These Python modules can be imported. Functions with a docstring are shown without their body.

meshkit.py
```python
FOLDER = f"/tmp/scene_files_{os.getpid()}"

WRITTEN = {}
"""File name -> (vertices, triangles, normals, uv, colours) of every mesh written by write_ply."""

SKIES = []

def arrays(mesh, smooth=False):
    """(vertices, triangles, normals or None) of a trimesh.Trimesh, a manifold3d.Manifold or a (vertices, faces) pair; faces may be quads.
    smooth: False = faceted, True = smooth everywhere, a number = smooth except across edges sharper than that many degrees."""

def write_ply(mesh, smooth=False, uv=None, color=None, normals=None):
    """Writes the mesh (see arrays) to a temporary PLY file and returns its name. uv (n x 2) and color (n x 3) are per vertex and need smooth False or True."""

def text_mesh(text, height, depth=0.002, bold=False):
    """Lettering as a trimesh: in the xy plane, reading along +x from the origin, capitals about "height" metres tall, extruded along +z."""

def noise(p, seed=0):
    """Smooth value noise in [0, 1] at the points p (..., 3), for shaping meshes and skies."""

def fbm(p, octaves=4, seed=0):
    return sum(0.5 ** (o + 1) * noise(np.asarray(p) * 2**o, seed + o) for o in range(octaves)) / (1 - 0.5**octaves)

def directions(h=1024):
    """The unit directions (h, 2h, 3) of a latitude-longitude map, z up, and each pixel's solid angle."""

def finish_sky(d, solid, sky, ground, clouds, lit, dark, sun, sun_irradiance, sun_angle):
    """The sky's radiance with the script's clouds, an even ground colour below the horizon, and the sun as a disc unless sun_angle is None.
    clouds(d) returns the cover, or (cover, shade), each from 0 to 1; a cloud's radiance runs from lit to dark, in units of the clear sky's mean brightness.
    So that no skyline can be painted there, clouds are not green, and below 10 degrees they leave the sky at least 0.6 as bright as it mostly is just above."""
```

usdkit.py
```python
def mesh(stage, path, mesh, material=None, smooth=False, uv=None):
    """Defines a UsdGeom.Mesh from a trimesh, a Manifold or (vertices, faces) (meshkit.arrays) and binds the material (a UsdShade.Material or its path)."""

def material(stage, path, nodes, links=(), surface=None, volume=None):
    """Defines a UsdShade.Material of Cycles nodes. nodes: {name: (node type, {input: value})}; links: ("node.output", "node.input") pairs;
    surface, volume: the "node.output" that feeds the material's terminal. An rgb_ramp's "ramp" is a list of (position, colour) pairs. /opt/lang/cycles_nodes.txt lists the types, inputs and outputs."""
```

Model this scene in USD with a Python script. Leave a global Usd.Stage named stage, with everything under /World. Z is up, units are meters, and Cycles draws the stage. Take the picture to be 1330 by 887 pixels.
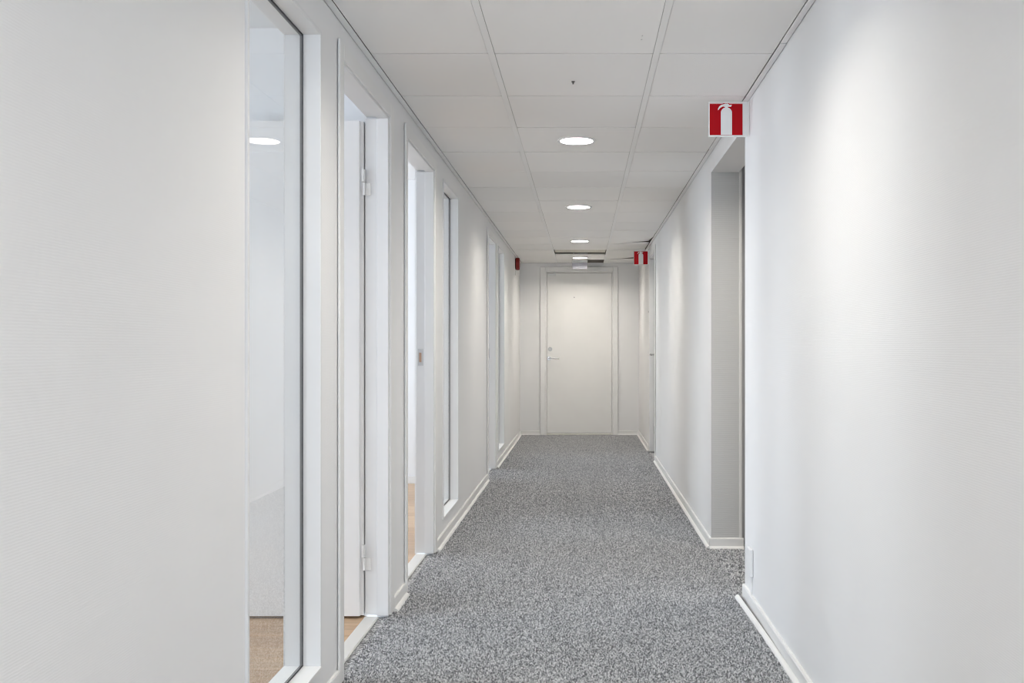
import math, random
import numpy as np, trimesh
import shapely
from shapely.geometry import Polygon, Point, box as sbox
from shapely.ops import unary_union
from pxr import Usd, UsdGeom, UsdLux, UsdShade, Gf, Sdf, Vt
import usdkit

stage = Usd.Stage.CreateInMemory()
UsdGeom.SetStageUpAxis(stage, UsdGeom.Tokens.z)
UsdGeom.SetStageMetersPerUnit(stage, 1.0)
UsdGeom.Xform.Define(stage, '/World')
random.seed(7)

# ------------------------------------------------------------------ camera, light, exposure
EYE = 1.10
EXPOSURE = 0.16
LAMP = 212.0                      # radiance of the downlight lenses
LAMP_COL = (1.0, 0.94, 0.85)
DAY = 8.8                         # radiance of the daylight at the room windows
DAY_COL = (0.88, 0.96, 1.10)
BACK = 13.5                       # daylight at the corridor's rear window
F_PX, VPX, VPY = 1285.0, 757.4, 451.7
cam = UsdGeom.Camera.Define(stage, '/World/camera')
cam.CreateHorizontalApertureAttr(36.0)
cam.CreateVerticalApertureAttr(36.0 * 887 / 1330)
cam.CreateFocalLengthAttr(F_PX / 1330 * 36.0)
cam.CreateHorizontalApertureOffsetAttr(-(VPX - 665.0) / 1330 * 36.0)
cam.CreateVerticalApertureOffsetAttr((VPY - 443.5) / 1330 * 36.0)
cam.CreateClippingRangeAttr(Gf.Vec2f(0.05, 100))
cam.CreateExposureAttr(EXPOSURE)
cam.AddTranslateOp().Set((0, 0, EYE))
cam.AddRotateXOp().Set(90.0)

dome = UsdLux.DomeLight.Define(stage, '/World/sky_dome')
dome.CreateIntensityAttr(1.0)
dome.CreateColorAttr(Gf.Vec3f(0.80, 0.90, 1.0))


def day_light(name, w, h, pos, rot, strength):
    r = UsdLux.RectLight.Define(stage, '/World/' + name)
    r.CreateWidthAttr(w); r.CreateHeightAttr(h)
    r.CreateIntensityAttr(strength)
    r.CreateColorAttr(Gf.Vec3f(*DAY_COL))
    r.AddTranslateOp().Set(pos)
    r.AddRotateXYZOp().Set(rot)
    return r


# ------------------------------------------------------------------ measures of the place
XL = -0.795                      # left wall face
XRN, XRF = 0.714, 0.701          # right wall face, before and after the opening
WT = 0.100                       # left wall thickness
YE = 12.46                       # end wall
YB = -3.6                        # wall behind the camera
H = 2.168                        # suspended ceiling
HS = 2.46                        # slab / room ceilings
XW = -4.2                        # outer wall of the rooms
OPEN0, OPEN1, OPENH = 4.365, 5.42, 2.06
# clear openings and outer casing edges of the doors in the left wall: (out0, in0, in1, out1)
LD = [(3.193, 3.258, 4.007, 4.113), (4.386, 4.440, 5.224, 5.322), (8.160, 8.232, 8.905, 9.030)]
LWIN = [(2.325, 2.986), (5.590, 6.262), (9.250, 9.908)]
WZ0, WZ1 = 0.130, 2.055
RD = (9.535, 9.610, 10.365, 10.475)

# ------------------------------------------------------------------ materials
M = {}


def mat(name, base, rough=0.5, spec=0.5, metallic=0.0, nodes=None, links=None, **kw):
    n = {'p': ('principled_bsdf', {'base_color': base, 'roughness': rough, 'specular_ior_level': spec, 'metallic': metallic, **kw})}
    n.update(nodes or {})
    M[name] = usdkit.material(stage, '/World/Looks/' + name, n, links or [], surface='p.BSDF')
    return M[name]


POS = {'g': ('geometry', {})}


def ribbed(name, base, rough=0.62, period=0.0046, strength=0.17, noise_amt=0.05):
    """glass fibre wallpaper under paint: fine horizontal ribs, broken by noise"""
    nodes = {
        'g': ('geometry', {}),
        'map': ('mapping', {'scale': (1.0, 1.0, 1.0)}),
        'w': ('wave_texture', {'wave_type': 'bands', 'bands_direction': 'z', 'scale': 0.314 / period, 'distortion': 1.6, 'detail': 2.0, 'detail_scale': 1.5}),
        'nm': ('mapping', {'scale': (14.0, 14.0, 170.0)}),
        'n': ('noise_texture', {'scale': 1.0, 'detail': 3.0}),
        'm': ('mix_float', {'fac': 0.55}),
        'b': ('bump', {'strength': strength, 'distance': 0.0012}),
        'n2': ('noise_texture', {'scale': 0.9, 'detail': 2.0}),
        'r': ('rgb_ramp', {'ramp': [(0.3, tuple(c * (1 - noise_amt) for c in base)), (0.7, base)]}),
    }
    links = [('g.position', 'w.vector'), ('g.position', 'nm.vector'), ('nm.vector', 'n.vector'), ('w.fac', 'm.a'), ('n.fac', 'm.b'),
             ('m.result', 'b.height'), ('b.normal', 'p.normal'), ('g.position', 'n2.vector'), ('n2.fac', 'r.fac'), ('r.color', 'p.base_color')]
    return mat(name, base, rough, 0.35, nodes=nodes, links=links)


ribbed('wallpaper', (0.855, 0.852, 0.85))
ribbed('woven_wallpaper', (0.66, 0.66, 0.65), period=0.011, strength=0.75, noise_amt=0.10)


def painted(name, base, rough, bump=0.04, spec=0.5):
    nodes = {'g': ('geometry', {}), 'n': ('noise_texture', {'scale': 60.0, 'detail': 3.0}), 'b': ('bump', {'strength': bump, 'distance': 0.001}),
             'n2': ('noise_texture', {'scale': 3.0, 'detail': 4.0}), 'r': ('rgb_ramp', {'ramp': [(0.25, tuple(c * 0.965 for c in base)), (0.6, base)]})}
    links = [('g.position', 'n.vector'), ('n.fac', 'b.height'), ('b.normal', 'p.normal'), ('g.position', 'n2.vector'), ('n2.fac', 'r.fac'), ('r.color', 'p.base_color')]
    return mat(name, base, rough, spec, nodes=nodes, links=links)


painted('trim_paint', (0.84, 0.835, 0.82), 0.38)
painted('frame_paint', (0.785, 0.785, 0.785), 0.36)
painted('leaf_paint', (0.88, 0.88, 0.88), 0.42)
painted('end_leaf_paint', (0.86, 0.85, 0.83), 0.45)
painted('room_paint', (0.86, 0.865, 0.87), 0.7)
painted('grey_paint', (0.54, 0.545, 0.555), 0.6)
painted('plastic_white', (0.84, 0.84, 0.84), 0.35, 0.0)
painted('pale_plastic', (0.33, 0.335, 0.385), 0.5, 0.0)
painted('runner_metal', (0.90, 0.89, 0.875), 0.4, 0.0)
for i, v in enumerate((1.0, 0.985, 0.97)):
    base = (0.945 * v, 0.93 * v, 0.91 * v)
    nodes = {'g': ('geometry', {}), 'n': ('noise_texture', {'scale': 220.0, 'detail': 4.0}), 'b': ('bump', {'strength': 0.25, 'distance': 0.0008}),
             'n2': ('noise_texture', {'scale': 420.0, 'detail': 2.0}), 'r': ('rgb_ramp', {'ramp': [(0.3, tuple(c * 0.95 for c in base)), (0.55, base)]})}
    mat('ceiling_tile_%d' % i, base, 0.85, 0.2, nodes=nodes, links=[('g.position', 'n.vector'), ('n.fac', 'b.height'), ('b.normal', 'p.normal'), ('g.position', 'n2.vector'), ('n2.fac', 'r.fac'), ('r.color', 'p.base_color')])
mat('stained_tile', (0.72, 0.70, 0.62), 0.85, 0.2)
mat('plenum', (0.30, 0.27, 0.24), 0.9, 0.1)
mat('gasket', (0.05, 0.05, 0.055), 0.6)
mat('steel', (0.62, 0.62, 0.62), 0.28, metallic=1.0)
mat('dull_steel', (0.50, 0.50, 0.50), 0.42, metallic=1.0)
mat('latch_wood', (0.45, 0.29, 0.20), 0.7)
mat('sign_red', (0.45, 0.002, 0.008), 0.6, 0.15)
mat('sign_white', (0.84, 0.84, 0.83), 0.4)
mat('alarm_red', (0.27, 0.016, 0.012), 0.35)
mat('alarm_base', (0.05, 0.02, 0.018), 0.5)
mat('threshold', (0.70, 0.69, 0.66), 0.4)
mat('dark_mark', (0.12, 0.11, 0.10), 0.7)
M['lens'] = usdkit.material(stage, '/World/Looks/lens', {'e': ('emission', {'color': LAMP_COL, 'strength': LAMP})}, [], surface='e.emission')
# carpet: salt and pepper loop pile
RAMP = [(0.0, (0.115, 0.116, 0.120)), (0.25, (0.235, 0.237, 0.243)), (0.50, (0.38, 0.383, 0.390)), (0.80, (0.56, 0.562, 0.567)), (1.0, (0.72, 0.72, 0.72))]
mat('carpet_pile', (0.3, 0.3, 0.3), 0.95, 0.1, nodes={'a': ('attribute', {'attribute': 'tone'}), 'r': ('rgb_ramp', {'ramp': RAMP})}, links=[('a.fac', 'r.fac'), ('r.color', 'p.base_color')], sheen_weight=0.05)
cn = {'g': ('geometry', {}), 'v': ('voronoi_texture', {'scale': 150.0, 'randomness': 1.0}), 'vs': ('separate_color', {}), 'r': ('rgb_ramp', {'ramp': RAMP}),
      'b': ('bump', {'strength': 0.5, 'distance': 0.004, 'invert': True})}
cl = [('g.position', 'v.vector'), ('v.color', 'vs.color'), ('vs.r', 'r.fac'), ('r.color', 'p.base_color'), ('v.distance', 'b.height'), ('b.normal', 'p.normal')]
mat('carpet', (0.25, 0.25, 0.25), 0.95, 0.15, nodes=cn, links=cl)
# light oak planks, grain along x, four tones
for i, c in enumerate([(0.60, 0.41, 0.255), (0.57, 0.39, 0.245), (0.64, 0.45, 0.285), (0.55, 0.365, 0.22)]):
    nodes = {'g': ('geometry', {}), 'mp': ('mapping', {'scale': (3.0, 46.0, 3.0), 'location': (i * 1.7, 0, 0)}), 'n': ('noise_texture', {'scale': 1.0, 'detail': 5.0, 'distortion': 0.6}),
             'r': ('rgb_ramp', {'ramp': [(0.30, tuple(v * 0.80 for v in c)), (0.62, c)]})}
    mat('oak_%d' % i, c, 0.40, 0.4, nodes=nodes, links=[('g.position', 'mp.vector'), ('mp.vector', 'n.vector'), ('n.fac', 'r.fac'), ('r.color', 'p.base_color')])
# window pane: transparent, mirror by fresnel on its outer faces
M['pane'] = usdkit.material(stage, '/World/Looks/pane', {
    't': ('transparent_bsdf', {'color': (0.955, 0.965, 0.965)}), 'gl': ('glossy_bsdf', {'color': (1, 1, 1), 'roughness': 0.0}), 'f': ('fresnel', {'IOR': 1.52}),
    'g': ('geometry', {}), 'i': ('math', {'math_type': 'subtract', 'value1': 1.0}), 'k': ('math', {'math_type': 'multiply'}), 'mx': ('mix_closure', {})},
    [('g.backfacing', 'i.value2'), ('f.fac', 'k.value1'), ('i.value', 'k.value2'), ('k.value', 'mx.fac'), ('t.BSDF', 'mx.closure1'), ('gl.BSDF', 'mx.closure2')], surface='mx.closure')

# ------------------------------------------------------------------ helpers
used = {}


def fresh(parent, name):
    path = parent + '/' + name
    if path not in used:
        used[path] = 0
        return path
    used[path] += 1
    return '%s_%03d' % (path, used[path])


def path_of(p):
    return p if isinstance(p, str) else str(p.GetPath())


def tag(prim, label=None, cat=None, group=None, kind=None):
    for k, v in (('label', label), ('category', cat), ('group', group), ('kind', kind)):
        if v:
            prim.SetCustomDataByKey(k, v)
    return prim


def thing(name, label, cat, loc=(0, 0, 0), group=None, kind=None):
    x = UsdGeom.Xform.Define(stage, fresh('/World', name))
    x.AddTranslateOp().Set(loc)
    return tag(x.GetPrim(), label, cat, group, kind)


def obj(name, mesh, m, parent='/World', smooth=False):
    """one Mesh prim; the mesh is in world coordinates, parents' translation is taken off"""
    pp = path_of(parent)
    off = np.zeros(3)
    q = stage.GetPrimAtPath(pp)
    while q and str(q.GetPath()) != '/World' and q.GetPath() != Sdf.Path.absoluteRootPath:
        a = q.GetAttribute('xformOp:translate')
        if a and a.HasValue():
            off = off + np.array(a.Get())
        q = q.GetParent()
    if isinstance(mesh, list):
        mesh = trimesh.util.concatenate(mesh)
    mesh = mesh.copy()
    mesh.apply_translation(-off)
    return usdkit.mesh(stage, fresh(pp, name), mesh, M[m], smooth=smooth).GetPrim()


def box(x0, x1, y0, y1, z0, z1, c=0.0):
    x0, x1 = sorted((x0, x1)); y0, y1 = sorted((y0, y1)); z0, z1 = sorted((z0, z1))
    if c <= 0:
        b = trimesh.creation.box((x1 - x0, y1 - y0, z1 - z0))
        b.apply_translation(((x0 + x1) / 2, (y0 + y1) / 2, (z0 + z1) / 2))
        return b
    c = min(c, 0.45 * min(x1 - x0, y1 - y0, z1 - z0))
    P = []
    for sx in (0, 1):
        for sy in (0, 1):
            for sz in (0, 1):
                p = [(x0, x1)[sx], (y0, y1)[sy], (z0, z1)[sz]]
                d = [c if s == 0 else -c for s in (sx, sy, sz)]
                for k in range(3):
                    q = [p[a] + (d[a] if a != k else 0) for a in range(3)]
                    P.append(q)
    return trimesh.convex.convex_hull(np.array(P))


def extrude(poly, depth):
    polys = getattr(poly, 'geoms', [poly])
    return trimesh.util.concatenate([trimesh.creation.extrude_polygon(g, depth, engine='earcut') for g in polys])


def remap(m, f):
    """vertices (a, b, c) -> world through f; keeps the winding outward"""
    m = m.copy()
    v = np.asarray(m.vertices)
    m.vertices = np.stack(f(v[:, 0], v[:, 1], v[:, 2]), 1)
    if m.volume < 0:
        m.invert()
    return m


def wall_yz(poly, x0, x1):
    return remap(extrude(poly, x1 - x0), lambda a, b, c: (x0 + c, a, b))


def wall_xz(poly, y0, y1):
    return remap(extrude(poly, y1 - y0), lambda a, b, c: (a, y0 + c, b))


def cyl(r, p0, p1, n=24):
    p0, p1 = np.array(p0, float), np.array(p1, float)
    return trimesh.creation.cylinder(radius=r, segment=[p0, p1], sections=n)


def lathe(profile, n=48):
    return trimesh.creation.revolve(np.array(profile, float), sections=n)


# local wall frames: u along the wall, w into the wall (away from the corridor), z up
def frame_left(u, w, z): return (XL - w, u, z)
def frame_right(u, w, z): return (XRF + w, u, z)
def frame_end(u, w, z): return (u, YE + w, z)


def lb(fr, u0, u1, w0, w1, z0, z1, c=0.0015):
    a, b = fr(u0, w0, z0), fr(u1, w1, z1)
    return box(a[0], b[0], a[1], b[1], a[2], b[2], c)


# ------------------------------------------------------------------ the shell
def rect(a0, a1, b0, b1):
    return sbox(a0, b0, a1, b1)


holes = [rect(d[1] - 0.035, d[2] + 0.035, -1, 2.075) for d in LD] + [rect(a, b, WZ0, WZ1) for a, b in LWIN]
poly = rect(YB, YE + 0.2, 0, HS).difference(unary_union(holes))
tag(obj('wall_left', wall_yz(poly, XL - WT, XL), 'wallpaper'), 'long white ribbed wallpaper wall with narrow windows and open doors', 'wall', kind='structure')
near = rect(YB, OPEN0, 0, HS)
far = rect(OPEN1, YE + 0.2, 0, HS).difference(rect(RD[1] - 0.035, RD[2] + 0.035, -1, 2.075))
tag(obj('wall_right', wall_yz(near, XRN, XRN + 0.15), 'wallpaper'), 'white wallpaper wall in front of the doorless opening, with a small box low on it', 'wall', kind='structure')
wr = [wall_yz(far, XRF, XRF + 0.15), box(XRF, XRF + 0.15, OPEN0, OPEN1, OPENH, HS)]
tag(obj('wall_right', wr, 'wallpaper'), 'white wallpaper wall running on beyond the doorless opening to the end', 'wall', kind='structure')
# the opening's far reveal carries a coarser weave and a thin corner bead at its back edge
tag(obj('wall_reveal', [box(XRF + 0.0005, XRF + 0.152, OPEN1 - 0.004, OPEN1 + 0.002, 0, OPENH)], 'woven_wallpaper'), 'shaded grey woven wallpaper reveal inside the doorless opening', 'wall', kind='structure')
tag(obj('trim_1', [box(XRF + 0.152, XRF + 0.168, OPEN1 - 0.008, OPEN1 + 0.05, 0, OPENH + 0.02, 0.002)], 'trim_paint'), 'slim pale corner strip at the back edge of the doorless opening', 'trim', kind='structure')
end = rect(XL - WT, XRF + 0.15, 0, HS).difference(rect(-0.505, 0.407, -1, 2.085))
tag(obj('wall_end', wall_xz(end, YE, YE + 0.15), 'wallpaper'), 'short white wall closing the corridor around the shut door', 'wall', kind='structure')
bk = rect(XL - WT, XRN + 0.15, 0, HS).difference(rect(-0.62, 0.54, 0.55, 2.1))
tag(obj('wall_back', wall_xz(bk, YB - 0.15, YB), 'wallpaper'), 'white wall with a window behind the viewer', 'wall', kind='structure')
tag(obj('wall_backing', [box(XL - WT, XRF + 0.9, YE + 0.15, YE + 0.2, 0, HS), box(XRF + 0.15, XRF + 0.2, OPEN1 + 0.25, YE + 0.15, 0, HS)], 'room_paint'), 'wall behind the closed doors at the corridor end', 'wall', kind='structure')
# carpet
cp = unary_union([rect(-0.838, XRN + 0.15, YB - 0.15, YE + 0.15), rect(XRN, 2.4, 2.6, 5.7)])
flo = tag(obj('floor', remap(extrude(cp, 0.02), lambda a, b, c: (a, b, c - 0.02)), 'carpet'), 'grey salt and pepper speckled loop pile carpet of the corridor', 'carpet', kind='structure')
# its loop pile: small leaning tufts, a tone for each
rg = np.random.default_rng(5)


def tufts(x0, x1, y0, y1, pitch, w, h):
    gx, gy = np.meshgrid(np.arange(x0, x1, pitch), np.arange(y0, y1, pitch))
    c = np.stack([gx.ravel(), gy.ravel()], 1) + rg.uniform(-0.45, 0.45, (gx.size, 2)) * pitch
    k = len(c)
    rot, hh, ww = rg.uniform(0, 2 * np.pi, k), h * rg.uniform(0.55, 1.25, k), w * rg.uniform(0.8, 1.2, k)
    v = np.zeros((k, 5, 3))
    for j in range(4):
        v[:, j, 0] = c[:, 0] + ww / 2 * np.cos(rot + j * np.pi / 2)
        v[:, j, 1] = c[:, 1] + ww / 2 * np.sin(rot + j * np.pi / 2)
        v[:, j, 2] = -0.0005
    v[:, 4, :2] = c + rg.uniform(-0.3, 0.3, (k, 2)) * w
    v[:, 4, 2] = hh
    f = (np.arange(k) * 5)[:, None, None] + np.array([[0, 1, 4], [1, 2, 4], [2, 3, 4], [3, 0, 4]])[None]
    return v.reshape(-1, 3), f.reshape(-1, 3)


tv, tf, base_n = [], [], 0
for args in ((-0.80, 0.70, 2.7, 6.2, 0.0058, 0.0092, 0.0060), (-0.80, 0.69, 6.2, 12.44, 0.0074, 0.0118, 0.0068), (0.69, 0.92, 4.36, 5.40, 0.0085, 0.0135, 0.0075)):
    v_, f_ = tufts(*args)
    tv.append(v_); tf.append(f_ + base_n); base_n += len(v_)
pile = tag(obj('carpet_pile', trimesh.Trimesh(np.concatenate(tv), np.concatenate(tf), process=False), 'carpet_pile', flo), kind='stuff')
tone = np.repeat(rg.uniform(0, 1, base_n // 5).astype(np.float32), 5)
UsdGeom.PrimvarsAPI(pile).CreatePrimvar('tone', Sdf.ValueTypeNames.FloatArray, 'vertex').Set(Vt.FloatArray.FromNumpy(tone))
# concrete slab over everything
tag(obj('roof_slab', box(XW - 0.2, 2.5, YB - 0.2, YE + 0.3, HS, HS + 0.15), 'room_paint'), 'pale slab above the suspended ceiling and over the side rooms', 'ceiling', kind='structure')

# side space behind the opening: a plain grey partition stands just behind the reveal
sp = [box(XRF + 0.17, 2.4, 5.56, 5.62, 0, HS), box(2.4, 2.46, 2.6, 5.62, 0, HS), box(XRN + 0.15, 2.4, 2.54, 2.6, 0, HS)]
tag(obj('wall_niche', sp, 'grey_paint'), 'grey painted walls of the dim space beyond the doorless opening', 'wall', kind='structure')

# ------------------------------------------------------------------ rooms on the left
rooms = [(-0.55, 4.21), (4.29, 8.0), (8.08, YE + 0.1)]
wins = [(0.6, 1.9), (2.3, 3.6), (4.75, 6.05), (6.35, 7.65), (8.6, 9.9), (10.4, 11.7)]
ext = rect(-0.65, YE + 0.2, 0, HS).difference(unary_union([rect(a, b, 0.85, 2.2) for a, b in wins]))
tag(obj('wall_exterior', wall_yz(ext, XW - 0.2, XW), 'room_paint'), 'outer white wall of the side rooms with daylight windows', 'wall', kind='structure')
for i, (a, b) in enumerate([(-0.65, -0.55), (4.21, 4.29), (8.0, 8.08), (YE + 0.1, YE + 0.2)]):
    tag(obj('wall_partition', box(XW, XL - WT, a, b, 0, HS), 'room_paint'),
        ['white partition closing the first side room near the viewer', 'white partition behind the open door leaf of the first side room',
         'white partition seen bright through the second open doorway', 'white partition closing the last side room'][i], 'wall', kind='structure')
for i, (a, b) in enumerate(wins):
    w = thing('window_%d' % (4 + i), ['outer daylight window of the first side room, nearer one', 'outer daylight window of the first side room, farther one',
              'outer daylight window of the second side room, nearer one', 'outer daylight window of the second side room, farther one',
              'outer daylight window of the last side room, nearer one', 'outer daylight window of the last side room, farther one'][i], 'window', (XW - 0.1, (a + b) / 2, 0.85), kind='structure')
    fr_ = [box(XW - 0.13, XW - 0.05, a, b, 0.85, 0.91, 0.004), box(XW - 0.13, XW - 0.05, a, b, 2.14, 2.2, 0.004),
           box(XW - 0.13, XW - 0.05, a, a + 0.06, 0.91, 2.14, 0.004), box(XW - 0.13, XW - 0.05, b - 0.06, b, 0.91, 2.14, 0.004), box(XW - 0.12, XW - 0.06, (a + b) / 2 - 0.03, (a + b) / 2 + 0.03, 0.91, 2.14, 0.004)]
    obj('window_frame', fr_, 'frame_paint', w)
    obj('pane', box(XW - 0.094, XW - 0.088, a + 0.055, b - 0.055, 0.905, 2.145), 'pane', w)
    obj('window_sill', box(XW - 0.05, XW + 0.06, a - 0.04, b + 0.04, 0.82, 0.85, 0.004), 'trim_paint', w)
    day_light('daylight_%d' % (i + 1), b - a - 0.05, 1.3, (XW - 0.26, (a + b) / 2, 1.525), (0, -90, 0), DAY)
w = thing('window_10', 'window in the wall behind the viewer', 'window', (-0.04, YB, 0.55), kind='structure')
obj('window_frame', [box(-0.62, 0.54, YB - 0.1, YB - 0.03, 0.55, 0.61, 0.004), box(-0.62, 0.54, YB - 0.1, YB - 0.03, 2.04, 2.1, 0.004),
                     box(-0.62, -0.56, YB - 0.1, YB - 0.03, 0.61, 2.04, 0.004), box(0.48, 0.54, YB - 0.1, YB - 0.03, 0.61, 2.04, 0.004)], 'frame_paint', w)
obj('pane', box(-0.565, 0.485, YB - 0.068, YB - 0.062, 0.605, 2.045), 'pane', w)
day_light('daylight_7', 1.1, 1.5, (-0.04, YB - 0.2, 1.325), (90, 0, 0), BACK)
# parquet: planks across the rooms, each a piece of its own
rp = random.Random(3)
for i, (a, b) in enumerate(rooms):
    fl = thing('floor', ['light oak plank floor seen through the first window and first open doorway', 'light oak plank floor seen through the second open doorway',
                         'light oak plank floor of the last side room'][i], 'floor', (-2.5, (a + b) / 2, 0), kind='structure')
    y, row = a, 0
    pitch = 0.135
    while y < b - 0.02:
        y1 = min(y + pitch, b)
        x = XW
        cuts = sorted([XW + 0.55 + 0.41 * (row % 3) + rp.uniform(-.1, .1), XW + 1.95 + 0.35 * (row % 3) + rp.uniform(-.1, .1)])
        xs = [XW] + cuts + [-0.884]
        for x0, x1 in zip(xs[:-1], xs[1:]):
            obj('plank', box(x0 + 0.0004, x1 - 0.0004, y + 0.0005, y1 - 0.0005, -0.012, 0.004 + rp.uniform(-.0002, .0002), 0.0012), 'oak_%d' % rp.randrange(4), fl)
        y += pitch
        row += 1

# room skirting visible in the glass and through the second doorway
def skirting(mesh_list, name, label):
    tag(obj(name, mesh_list, 'trim_paint'), label, 'baseboard', kind='structure')


skirting([box(XW, XL - WT, 4.29, 4.302, 0.004, 0.064, 0.003), box(XW, XL - WT, 7.988, 8.0, 0.004, 0.064, 0.003)], 'baseboard_room', 'white skirting along the partitions of the second side room')
skirting([box(XW, XL - WT, 4.198, 4.21, 0.004, 0.064, 0.003)], 'baseboard_room', 'white skirting behind the open door leaf of the first side room')

# ------------------------------------------------------------------ glazed strips in the left wall
for i, (a, b) in enumerate(LWIN):
    w = thing('window_%d' % (i + 1), ['tall narrow window pane set in the wall beside the first open doorway', 'tall narrow window strip just past the second open doorway',
                                     'tall narrow window strip near the red alarm at the end'][i], 'window', (XL, (a + b) / 2, WZ0), kind='structure')
    t = 0.014
    obj('liner', lb(frame_left, a, a + t, -0.007, 0.106, WZ0, WZ1), 'frame_paint', w)
    obj('liner', lb(frame_left, b - t, b, -0.007, 0.106, WZ0, WZ1), 'frame_paint', w)
    obj('head_liner', lb(frame_left, a + t, b - t, -0.007, 0.106, WZ1 - t, WZ1), 'frame_paint', w)
    obj('sill', lb(frame_left, a + t, b - t, -0.010, 0.106, WZ0, WZ0 + t), 'trim_paint', w)
    g0, g1 = 0.046, 0.0545
    gk = [lb(frame_left, a + t, a + t + 0.005, g0, g1, WZ0 + t, WZ1 - t, 0), lb(frame_left, b - t - 0.005, b - t, g0, g1, WZ0 + t, WZ1 - t, 0),
          lb(frame_left, a + t, b - t, g0, g1, WZ0 + t, WZ0 + t + 0.004, 0), lb(frame_left, a + t, b - t, g0, g1, WZ1 - t - 0.005, WZ1 - t, 0)]
    obj('gasket', gk, 'gasket', w)
    obj('pane', lb(frame_left, a + t + 0.002, b - t - 0.002, 0.047, 0.053, WZ0 + t + 0.002, WZ1 - t - 0.002, 0), 'pane', w)


# ------------------------------------------------------------------ doors
def hinge(parent, pos, zc, direction):
    """two-leaf lift-off hinge: a barrel and two plates"""
    x, y = pos
    h = obj('hinge', [cyl(0.0055, (x, y, zc - 0.052), (x, y, zc - 0.001), 14), cyl(0.005, (x, y, zc + 0.001), (x, y, zc + 0.052), 14),
                      box(x + 0.001, x + 0.026, y + 0.004, y + 0.0065, zc - 0.052, zc - 0.002, 0.0008), box(x - 0.008, x + 0.001, y - 0.012, y + 0.004, zc + 0.002, zc + 0.052, 0.0008)], 'trim_paint', parent, 40)
    return h


def lever(parent, fr, u, w, z, sgn, mname='steel', reach=0.12):
    """rose, neck and lever; sgn is the direction of the lever along u"""
    def P(du, dw, dz): return fr(u + du, w + dw, z + dz)
    parts = [cyl(0.025, P(0, 0, 0), P(0, -0.008, 0)), cyl(0.008, P(0, -0.006, 0), P(0, -0.050, 0), 16)]
    pts = [(0, -0.050, 0), (0.03, -0.052, 0.001), (0.07, -0.050, -0.001), (reach, -0.045, -0.002)]
    parts += [cyl(0.0082, P(sgn * p[0], p[1], p[2]), P(sgn * q[0], q[1], q[2]), 16) for p, q in zip(pts[:-1], pts[1:])]
    parts += [trimesh.creation.icosphere(2, 0.0083).apply_translation(P(sgn * p[0], p[1], p[2])) for p in pts]
    return obj('handle', parts, mname, parent, 40)


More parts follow.
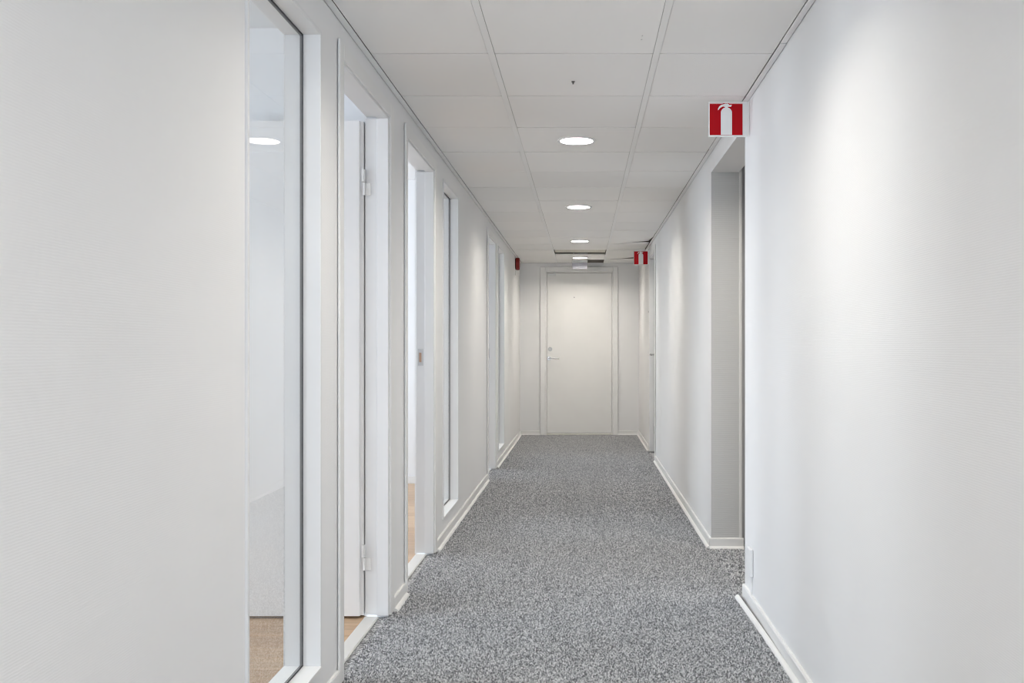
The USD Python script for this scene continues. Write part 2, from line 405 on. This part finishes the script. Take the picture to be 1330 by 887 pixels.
def door_set(t, fr, d, ztop=2.03, casetop=2.10, mat_name='frame_paint', bottom=0.014):
    """frame (rebated jambs and head) and casings around an opening, parts of t"""
    o0, i0, i1, o1 = d
    fw = 0.034
    obj('jamb', [lb(fr, i0 - fw, i0, -0.006, 0.041, bottom, ztop), lb(fr, i0 - fw, i0 - 0.011, 0.041, 0.090, bottom, ztop)], mat_name, t)
    obj('jamb', [lb(fr, i1, i1 + fw, -0.006, 0.041, bottom, ztop), lb(fr, i1 + 0.011, i1 + fw, 0.041, 0.090, bottom, ztop)], mat_name, t)
    obj('frame_head', [lb(fr, i0 - fw, i1 + fw, -0.006, 0.041, ztop, ztop + fw), lb(fr, i0 - fw, i1 + fw, 0.041, 0.090, ztop + 0.011, ztop + fw)], mat_name, t)
    # casings: front boards standing 2 mm off the wall so that a shadow line runs along them
    for u0, u1 in ((o0, i0 - 0.010), (i1 + 0.010 + 0.022, o1)):
        obj('casing', [lb(fr, u0, u1, -0.011, -0.0025, bottom - 0.006, casetop, 0.003), lb(fr, u0 + 0.012, u1 - 0.004, -0.003, 0.0, bottom - 0.006, casetop - 0.012, 0)], 'trim_paint', t)
    obj('casing', [lb(fr, i0 - 0.010, i1 + 0.032, -0.011, -0.0025, ztop + 0.012, casetop, 0.003), lb(fr, i0 - 0.010, i1 + 0.032, -0.003, 0.0, ztop + 0.02, casetop - 0.012, 0)], 'trim_paint', t)


def back_casing(t, d, ztop=2.03):
    o0, i0, i1, o1 = d
    w0, w1 = WT, WT + 0.012
    obj('back_casing', [lb(frame_left, i0 - 0.09, i0 - 0.013, w0, w1, 0.005, ztop + 0.09, 0.003), lb(frame_left, i1 + 0.05, i1 + 0.12, w0, w1, 0.005, ztop + 0.09, 0.003),
                        lb(frame_left, i0 - 0.013, i1 + 0.05, w0, w1, ztop + 0.03, ztop + 0.09, 0.003)], 'trim_paint', t)


dl = ['open white door in the first doorway, its leaf swung into the wood-floored room', 'open doorway with a steel strike plate in its far jamb',
      'doorway near the corridor end just before the last window strip']
for i, d in enumerate(LD):
    t = thing('door_%d' % (i + 1), dl[i], 'door', (XL, (d[1] + d[2]) / 2, 0), kind='structure')
    door_set(t, frame_left, d)
    th = unary_union([rect(-0.043 + 0.0, -0.0, 0, 0.001)])
    obj('threshold', lb(frame_left, d[1] - 0.005, d[2] + 0.008, 0.034, 0.092, 0.0, 0.011, 0.004), 'threshold', t)
    o0, i0, i1, o1 = d
    if i == 0:
        # leaf folded back at the far jamb, hinge edge with its rebated lip towards the corridor
        plan = Polygon([(-1.690, 4.001), (-0.9065, 4.001), (-0.9035, 4.004), (-0.9035, 4.014), (-0.8925, 4.014), (-0.8905, 4.016), (-0.8905, 4.040), (-1.690, 4.040)])
        leaf = obj('leaf', extrude(plan, 2.003).apply_translation((0, 0, 0.015)), 'leaf_paint', t)
        for zc in (1.770, 0.250):
            hinge(t, (-0.887, 4.009), zc, 1)
        lever(leaf, lambda u, w, z: (u, 4.001 + w, z), -1.63, 0.0, 1.03, 1)
    else:
        y = i0 - 0.012
        leaf = obj('leaf', box(-1.69, -0.895, y - 0.040, y, 0.015, 2.018, 0.003), 'leaf_paint', t)
        for zc in (1.770, 0.250):
            obj('hinge', [cyl(0.0055, (-0.889, y + 0.004, zc - 0.05), (-0.889, y + 0.004, zc + 0.05), 14)], 'trim_paint', t, 40)
        lever(leaf, lambda u, w, z: (u, y - w, z), -1.63, 0.0, 1.03, 1)
        yj = i1 + 0.011
        outer = rect(-0.8745, -0.8455, 1.006, 1.094)
        hole = rect(-0.868, -0.855, 1.024, 1.074)
        pl = obj('strike_plate', wall_xz(outer.difference(hole), yj - 0.0016, yj), 'dull_steel', t)
        obj('latch_hole', box(-0.868, -0.855, yj - 0.0005, yj, 1.024, 1.074), 'latch_wood', pl)

# shut door in the end wall
t = thing('door_4', 'shut white door closing the far end of the corridor', 'door', (-0.05, YE, 0), kind='structure')
ED = (-0.540, -0.472, 0.374, 0.437)
o0, i0, i1, o1 = ED
fr = frame_end
fw = 0.03
obj('jamb', [lb(fr, i0 - fw, i0 + 0.012, -0.002, 0.10, 0.0, 2.045)], 'end_leaf_paint', t)
obj('jamb', [lb(fr, i1 - 0.012, i1 + fw, -0.002, 0.10, 0.0, 2.045)], 'end_leaf_paint', t)
obj('frame_head', [lb(fr, i0 - fw, i1 + fw, -0.002, 0.10, 2.045, 2.085)], 'end_leaf_paint', t)
for u0, u1, z0, z1 in ((o0, i0 - 0.004, 0.0, 2.118), (i1 + 0.004, o1, 0.0, 2.118), (i0 - 0.004, i1 + 0.004, 2.055, 2.118)):
    obj('casing', [lb(fr, u0, u1, -0.022, -0.005, z0, z1, 0.004), lb(fr, u0 + 0.010, u1 - 0.010, -0.006, 0.0, z0, z1 - 0.010, 0)], 'trim_paint', t)
leaf = obj('leaf', lb(fr, i0 + 0.0138, i1 - 0.0138, 0.012, 0.056, 0.022, 2.0432, 0.004), 'end_leaf_paint', t)
obj('threshold', lb(fr, i0 + 0.012, i1 - 0.012, -0.004, 0.10, 0.0, 0.018, 0.005), 'threshold', t)
lever(leaf, fr, -0.428, 0.012, 0.968, 1)
tag(obj('lock_cylinder', [cyl(0.027, (-0.416, YE + 0.012, 1.083), (-0.416, YE + 0.000, 1.083)), cyl(0.019, (-0.416, YE + 0.0005, 1.083), (-0.416, YE - 0.012, 1.083)),
                          box(-0.4175, -0.4145, YE - 0.0125, YE - 0.0115, 1.074, 1.092)], 'dull_steel', leaf, 40), 'round steel lock cylinder')
obj('peephole', cyl(0.008, (-0.113, YE + 0.013, 1.735), (-0.113, YE + 0.009, 1.735)), 'dull_steel', leaf, 40)
tag(obj('door_contact', [box(-0.425, -0.345, YE - 0.016, YE + 0.012, 2.010, 2.030, 0.003), box(-0.372, -0.352, YE - 0.014, YE + 0.0, 2.034, 2.058, 0.003)], 'plastic_white', leaf), 'small white sensor bracket at the top corner')

# shut door in the right wall, mostly hidden in its recess
t = thing('door_5', 'shut white side door under the small far red sign', 'door', (XRF, (RD[1] + RD[2]) / 2, 0), kind='structure')
door_set(t, frame_right, RD)
leaf = obj('leaf', lb(frame_right, RD[1] - 0.009, RD[2] + 0.009, 0.050, 0.088, 0.016, 2.036, 0.003), 'leaf_paint', t)
lever(leaf, frame_right, RD[2] - 0.055, 0.050, 1.03, -1, reach=0.10)
obj('hinge', [cyl(0.0055, (XRF + 0.046, RD[2] + 0.001, 0.20), (XRF + 0.046, RD[2] + 0.001, 0.28), 14)], 'dull_steel', t, 40)
obj('screw_cover', cyl(0.010, (XRF - 0.011, RD[2] + 0.06, 1.48), (XRF - 0.016, RD[2] + 0.06, 1.48), 16), 'dull_steel', t, 40)

# ------------------------------------------------------------------ baseboards with quarter-round shoe mouldings
BH = 0.060


def board_profile(bend=None):
    board = Polygon([(0, 0), (-0.011, 0), (-0.011, BH - 0.005), (-0.008, BH), (0, BH)])
    q = [(-0.011, 0.0)] + [(-0.011 - 0.016 * math.cos(a), 0.016 * math.sin(a)) for a in np.linspace(0, math.pi / 2, 7)]
    return board, Polygon(q)


BOARD, SHOE = board_profile()


def run_base(parent, f, u0, u1, h=0.0):
    """f maps (u, w, z) to the world; w grows into the wall, so the profile's negative side faces the corridor"""
    L = u1 - u0
    for nm, pr in (('board', BOARD), ('shoe_moulding', SHOE)):
        obj(nm, remap(extrude(pr, L), lambda a, b, c: f(u0 + c, a, b)), 'trim_paint', parent, 30)


t = thing('baseboard_left', 'low white baseboard pieces along the wall with the open doors', 'baseboard', (XL, 6, 0), kind='structure')
edges = [YB] + [v for d in LD for v in (d[0], d[3])] + [YE]
for a, b in zip(edges[0::2], edges[1::2]):
    run_base(t, frame_left, a + 0.001, b - 0.001)
t = thing('baseboard_end', 'low white baseboard pieces on both sides of the shut end door', 'baseboard', (0, YE, 0), kind='structure')
run_base(t, frame_end, XL + 0.012, ED[0] - 0.001)
run_base(t, frame_end, ED[3] + 0.001, XRF - 0.012)
t = thing('baseboard_right', 'low white baseboard wrapping round the reveal of the doorless opening and running to the end', 'baseboard', (XRF, 8, 0), kind='structure')
run_base(t, frame_right, OPEN1 - 0.011, RD[0] - 0.001)
run_base(t, frame_right, RD[3] + 0.001, YE)
run_base(t, lambda u, w, z: (u, OPEN1 - 0.004 + w, z), XRF - 0.011, XRF + 0.176)
t = thing('baseboard_right', 'low white baseboard with a loose shoe moulding lifting away from it', 'baseboard', (XRN, 0, 0), kind='structure')
fn = lambda u, w, z: (XRN + w, u, z)
obj('board', remap(extrude(BOARD, OPEN0 - YB), lambda a, b, c: fn(YB + c, a * 1.15, b)), 'trim_paint', t, 30)
# loose shoe: bows off the board over its last 0.9 m
ys = np.concatenate([[YB], np.linspace(2.9, 4.345, 24)])
prof = np.array(SHOE.exterior.coords)[:-1]
if Polygon(prof).exterior.is_ccw is False:
    prof = prof[::-1]
V, F = [], []
n = len(prof)
for y in ys:
    s = max(0.0, (y - 3.25) / (4.345 - 3.25))
    off = -0.020 * s ** 1.6
    for a, b in prof:
        V.append((XRN + a * 1.0 - 0.0017 + off, y, b + 0.002 * s))
for k in range(len(ys) - 1):
    for j in range(n):
        a, b = k * n + j, k * n + (j + 1) % n
        F += [(a, b, b + n), (a, b + n, a + n)]
for j in range(1, n - 1):
    F += [(0, j + 1, j), ((len(ys) - 1) * n, (len(ys) - 1) * n + j, (len(ys) - 1) * n + j + 1)]
sm = trimesh.Trimesh(V, F, process=False)
if sm.volume < 0:
    sm.invert()
tag(obj('shoe_moulding', sm, 'trim_paint', t, 30), 'loose quarter-round strip bowing away from the board')

# ------------------------------------------------------------------ suspended ceiling
ceil = thing('ceiling', 'suspended ceiling of square white tiles on two long runners', 'ceiling', (0, 5, H), kind='structure')
RL, RR = -0.3336, 0.2662
Y0 = 3.597
rows = list(range(-12, 15))
LAMPS = [0.297, 2.697, 5.097, 7.497, 9.897, 11.73]
LX = (RL + RR) / 2
rc = random.Random(11)
LAMPS = [-2.103] + LAMPS


def tile(x0, x1, y0, y1, dz, lamp=None):
    """dz: the four corner lifts (x0y0, x1y0, x0y1, x1y1)"""
    T, c = 0.016, 0.0009
    if lamp is not None:
        p = rect(x0, x1, y0, y1).difference(Point(lamp).buffer(0.092, 32))
        m = extrude(p, T)
        m.apply_translation((0, 0, H))
        return m
    def z(x, y):
        s, r = (x - x0) / (x1 - x0), (y - y0) / (y1 - y0)
        return dz[0] * (1 - s) * (1 - r) + dz[1] * s * (1 - r) + dz[2] * (1 - s) * r + dz[3] * s * r
    b = box(x0, x1, y0, y1, H, H + T, c)
    v = np.asarray(b.vertices).copy()
    v[:, 2] += z(v[:, 0], v[:, 1])
    b.vertices = v
    return b


for k in rows:
    y0, y1 = Y0 + 0.6 * k, Y0 + 0.6 * (k + 1)
    if y0 > YE:
        continue
    y1 = min(y1, YE - 0.003)
    xr = XRN if y0 < 4.4 else XRF
    for col, (x0, x1) in enumerate(((XL + 0.0246, RL - 0.0126), (RL + 0.0126, RR - 0.0126), (RR + 0.0126, xr - 0.0250))):
        g0, g1 = rc.uniform(0.0024, 0.0044), rc.uniform(0.0024, 0.0044)
        dz = [rc.uniform(0, 0.0012) for _ in range(4)]
        lamp = None
        if col == 1:
            lamp = next(((LX, y) for y in LAMPS if y0 < y < y1), None)
        if col == 1 and k == 12:
            dz = [0.028] * 4
        if col == 1 and k == 14:
            x1 = 0.055
        if col == 2 and k == 8:
            g1 = 0.0075
        if col == 2 and k == 9:
            g0 = 0.0075
        if col == 2 and k == 10:
            dz = [0, 0.006, 0.001, 0.034]
        if col == 2 and k == 11:
            dz = [0, 0.008, 0.001, 0.014]
        if col == 2 and k == 13:
            dz = [0, 0.004, 0.001, 0.034]
        if k == 2:
            g1 += 0.0028
        if k == 3:
            g0 += 0.0028
        obj('ceiling_tile', tile(x0, x1, y0 + g0, y1 - g1, dz, lamp), 'stained_tile' if (col, k) == (1, 12) else 'ceiling_tile_%d' % rc.choice((0, 0, 1, 1, 2)), ceil)
for x in (RL, RR):
    obj('runner', [box(x - 0.012, x + 0.012, YB, YE, H - 0.0012, H + 0.0004, 0.0005), box(x - 0.001, x + 0.001, YB, YE, H - 0.001, H + 0.03)], 'runner_metal', ceil)
    obj('runner_clip', box(x - 0.013, x + 0.013, YE - 0.012, YE - 0.001, H - 0.022, H - 0.002, 0.001), 'runner_metal', ceil)


obj('plenum_lining', [box(XL + 0.002, XRF - 0.002, YE - 0.004, YE - 0.001, H + 0.003, HS - 0.002), box(XL + 0.002, XL + 0.004, 2.0, YE - 0.005, H + 0.022, HS - 0.002), box(XRF - 0.004, XRF - 0.002, 5.5, YE - 0.005, H + 0.022, HS - 0.002),
                      box(XL + 0.005, XRF - 0.005, 2.0, YE - 0.005, HS - 0.006, HS - 0.002)], 'plenum', ceil)


def angle(x, s, y0, y1, dz=0.0):
    return [box(x, x + s * 0.022, y0, y1, H - 0.0030 - dz, H - 0.0008 - dz, 0.0005), box(x + s * 0.0015, x + s * 0.003, y0, y1, H - 0.001 - dz, H + 0.02)]


for a, b, dz in ((YB, 1.70, 0), (1.703, 4.70, 0.001), (4.702, 7.70, 0), (7.702, YE, 0.001)):
    obj('wall_angle', angle(XL + 0.0022, 1, a, b, dz), 'runner_metal', ceil)
for a, b, dz in ((YB, 0.50, 0), (0.503, 3.46, 0), (3.463, OPEN0 + 0.02, 0.0022)):
    obj('wall_angle', angle(XRN - 0.0026, -1, a, b, dz), 'runner_metal', ceil)
for a, b, dz in ((OPEN0 + 0.022, 6.46, 0), (6.463, 9.46, 0.001), (9.463, YE, 0)):
    obj('wall_angle', angle(XRF - 0.0022, -1, a, b, dz), 'runner_metal', ceil)
obj('wall_angle', [box(XL + 0.02, 0.052, YE - 0.022, YE - 0.0008, H - 0.003, H - 0.0008, 0.0005), box(0.262, XRF - 0.02, YE - 0.022, YE - 0.0008, H - 0.003, H - 0.0008, 0.0005)], 'runner_metal', ceil)
tag(obj('screw_hook', [cyl(0.003, (-0.040, 3.97, H + 0.002), (-0.040, 3.97, H - 0.010), 10), cyl(0.007, (-0.040, 3.97, H + 0.001), (-0.040, 3.97, H - 0.002), 14)], 'dark_mark', ceil), 'small dark hook in a tile')
for px, py in ((0.2025, 3.385), (0.2025, 3.43)):
    obj('nail_hole', cyl(0.0022, (px, py, H + 0.002), (px, py, H - 0.0004), 10), 'dark_mark', ceil)

# recessed round downlights
names = {5.097: 'largest round white recessed downlight with a broad ring, first along the ceiling', 7.497: 'second round recessed downlight along the ceiling',
         9.897: 'small round recessed downlight just before the raised ceiling tile', 11.73: 'round recessed downlight right above the pale box before the end door',
         0.297: 'round recessed downlight over the viewer', 2.697: 'round recessed downlight in front of the viewer, above the frame', 4.6: 'round recessed downlight of the space beyond the doorless opening', -2.103: 'round recessed downlight behind the viewer'}
tag(obj('ceiling_niche', extrude(rect(XRN + 0.15, 2.4, 2.6, 5.56).difference(Point(1.35, 4.6).buffer(0.092, 32)), 0.02).apply_translation((0, 0, H)), 'room_paint'), 'plain white ceiling of the space beyond the doorless opening', 'ceiling', kind='structure')
for LX, y in [(LX, y) for y in LAMPS] + [(1.35, 4.6)]:
    t = thing('ceiling_light', names[y], 'ceiling light', (LX, y, H), 'recessed downlights')
    ring = lathe([(0.082, -0.001), (0.084, -0.0045), (0.092, -0.006), (0.099, -0.005), (0.1015, -0.0015), (0.1015, 0.0), (0.086, 0.0), (0.086, 0.003), (0.082, 0.003), (0.082, -0.001)], 64)
    obj('ring', ring.apply_translation((LX, y, H)), 'plastic_white', t, 40)
    can = lathe([(0.0, 0.075), (0.089, 0.075), (0.089, 0.001), (0.0845, 0.001), (0.0845, 0.066), (0.0, 0.066), (0.0, 0.075)], 48)
    obj('reflector', can.apply_translation((LX, y, H)), 'plastic_white', t, 40)
    lens = lathe([(0.0, 0.037), (0.083, 0.037), (0.083, 0.040), (0.0, 0.040), (0.0, 0.037)], 40)
    obj('lens', lens.apply_translation((LX, y, H)), 'lens', t)

# ------------------------------------------------------------------ signs and small things
def extinguisher_sign(label, x0, x1, y, ztop, wall_x):
    s = x1 - x0
    t = thing('fire_extinguisher_sign', label, 'sign', ((x0 + x1) / 2, y, ztop - s))
    f = lambda px, pz: (x0 + px * s, ztop - s + pz * s)
    obj('plate', [box(x0, x1, y, y + 0.003, ztop - s, ztop, 0.0008), box(x1 - 0.002, wall_x, y + 0.0004, y + 0.0026, ztop - s, ztop), box(wall_x - 0.003, wall_x - 0.0006, y - 0.022, y + 0.003, ztop - s, ztop, 0.0006)], 'sign_white', t)
    red = rect(0.035, 0.965, 0.050, 0.962)
    body = unary_union([rect(0.345, 0.665, 0.058, 0.68), Point(0.505, 0.68).buffer(0.16, 24)])
    neck = rect(0.465, 0.545, 0.80, 0.93)
    head = unary_union([Polygon([(0.43, 0.855), (0.64, 0.855), (0.66, 0.915), (0.58, 0.905), (0.56, 0.945), (0.46, 0.945), (0.43, 0.93)])])
    c = [(0.27, 0.755), (0.265, 0.80), (0.30, 0.865), (0.36, 0.91), (0.46, 0.935), (0.46, 0.868), (0.395, 0.86), (0.34, 0.83), (0.30, 0.79)]
    pict = unary_union([body, neck, head, Polygon(c)])
    def lay(p, d0, d1):
        return remap(extrude(p, d1 - d0), lambda a, b, c_: (x0 + a * s, y - d0 - c_, ztop - s + b * s))
    obj('red_field', lay(red, 0.0, 0.0006), 'sign_red', t)
    obj('pictogram', lay(pict, 0.0006, 0.0011), 'sign_white', t)
    obj('top_line', lay(rect(0.035, 0.965, 0.935, 0.948).difference(pict.buffer(0.02)), 0.0006, 0.0009), 'sign_white', t)
    return t


extinguisher_sign('larger red fire extinguisher sign projecting from the wall before the doorless opening', 0.5415, 0.6935, 4.27, H - 0.006, XRN)
extinguisher_sign('small distant red fire extinguisher sign near the end door', 0.530, 0.682, 10.40, 2.122, XRF)

t = thing('alarm_sounder', 'dark red fire alarm sounder high on the wall beside the end door', 'alarm', (XL, 11.6, 2.08))
def lathe_x(profile, x0, y, z):
    return remap(lathe(profile, 40), lambda a, b, c: (x0 + c, y + a, z + b))
obj('base', lathe_x([(0, 0.0005), (0.066, 0.0005), (0.066, 0.010), (0.0, 0.010), (0, 0.0005)], XL, 11.6, 2.083), 'alarm_base', t, 40)
obj('body', lathe_x([(0, 0.0102), (0.070, 0.0102), (0.073, 0.014), (0.073, 0.040), (0.066, 0.050), (0.045, 0.053), (0.0, 0.054), (0, 0.0102)], XL, 11.6, 2.083), 'alarm_red', t, 40)
obj('cable', cyl(0.003, (XL + 0.003, 11.6, 1.95), (XL + 0.003, 11.6, 2.02), 10), 'trim_paint', t, 40)

t = thing('emergency_light', 'pale blank box hanging from the ceiling before the end door', 'emergency light', (-0.043, 12.055, H - 0.106))
obj('housing', box(-0.138, 0.052, 12.040, 12.075, H - 0.030, H - 0.0025, 0.004), 'plastic_white', t)
obj('sign_panel', box(-0.134, 0.048, 12.049, 12.061, H - 0.108, H - 0.030, 0.002), 'pale_plastic', t)

t = thing('wall_socket', 'flat white wall box low on the wall with a thin conduit below', 'socket', (XRN, 4.187, 0.195))
obj('cover', box(XRN - 0.016, XRN - 0.0004, 4.147, 4.229, 0.136, 0.254, 0.004), 'plastic_white', t)
obj('conduit', box(XRN - 0.007, XRN - 0.0004, 4.172, 4.182, BH, 0.1355, 0.0015), 'plastic_white', t)
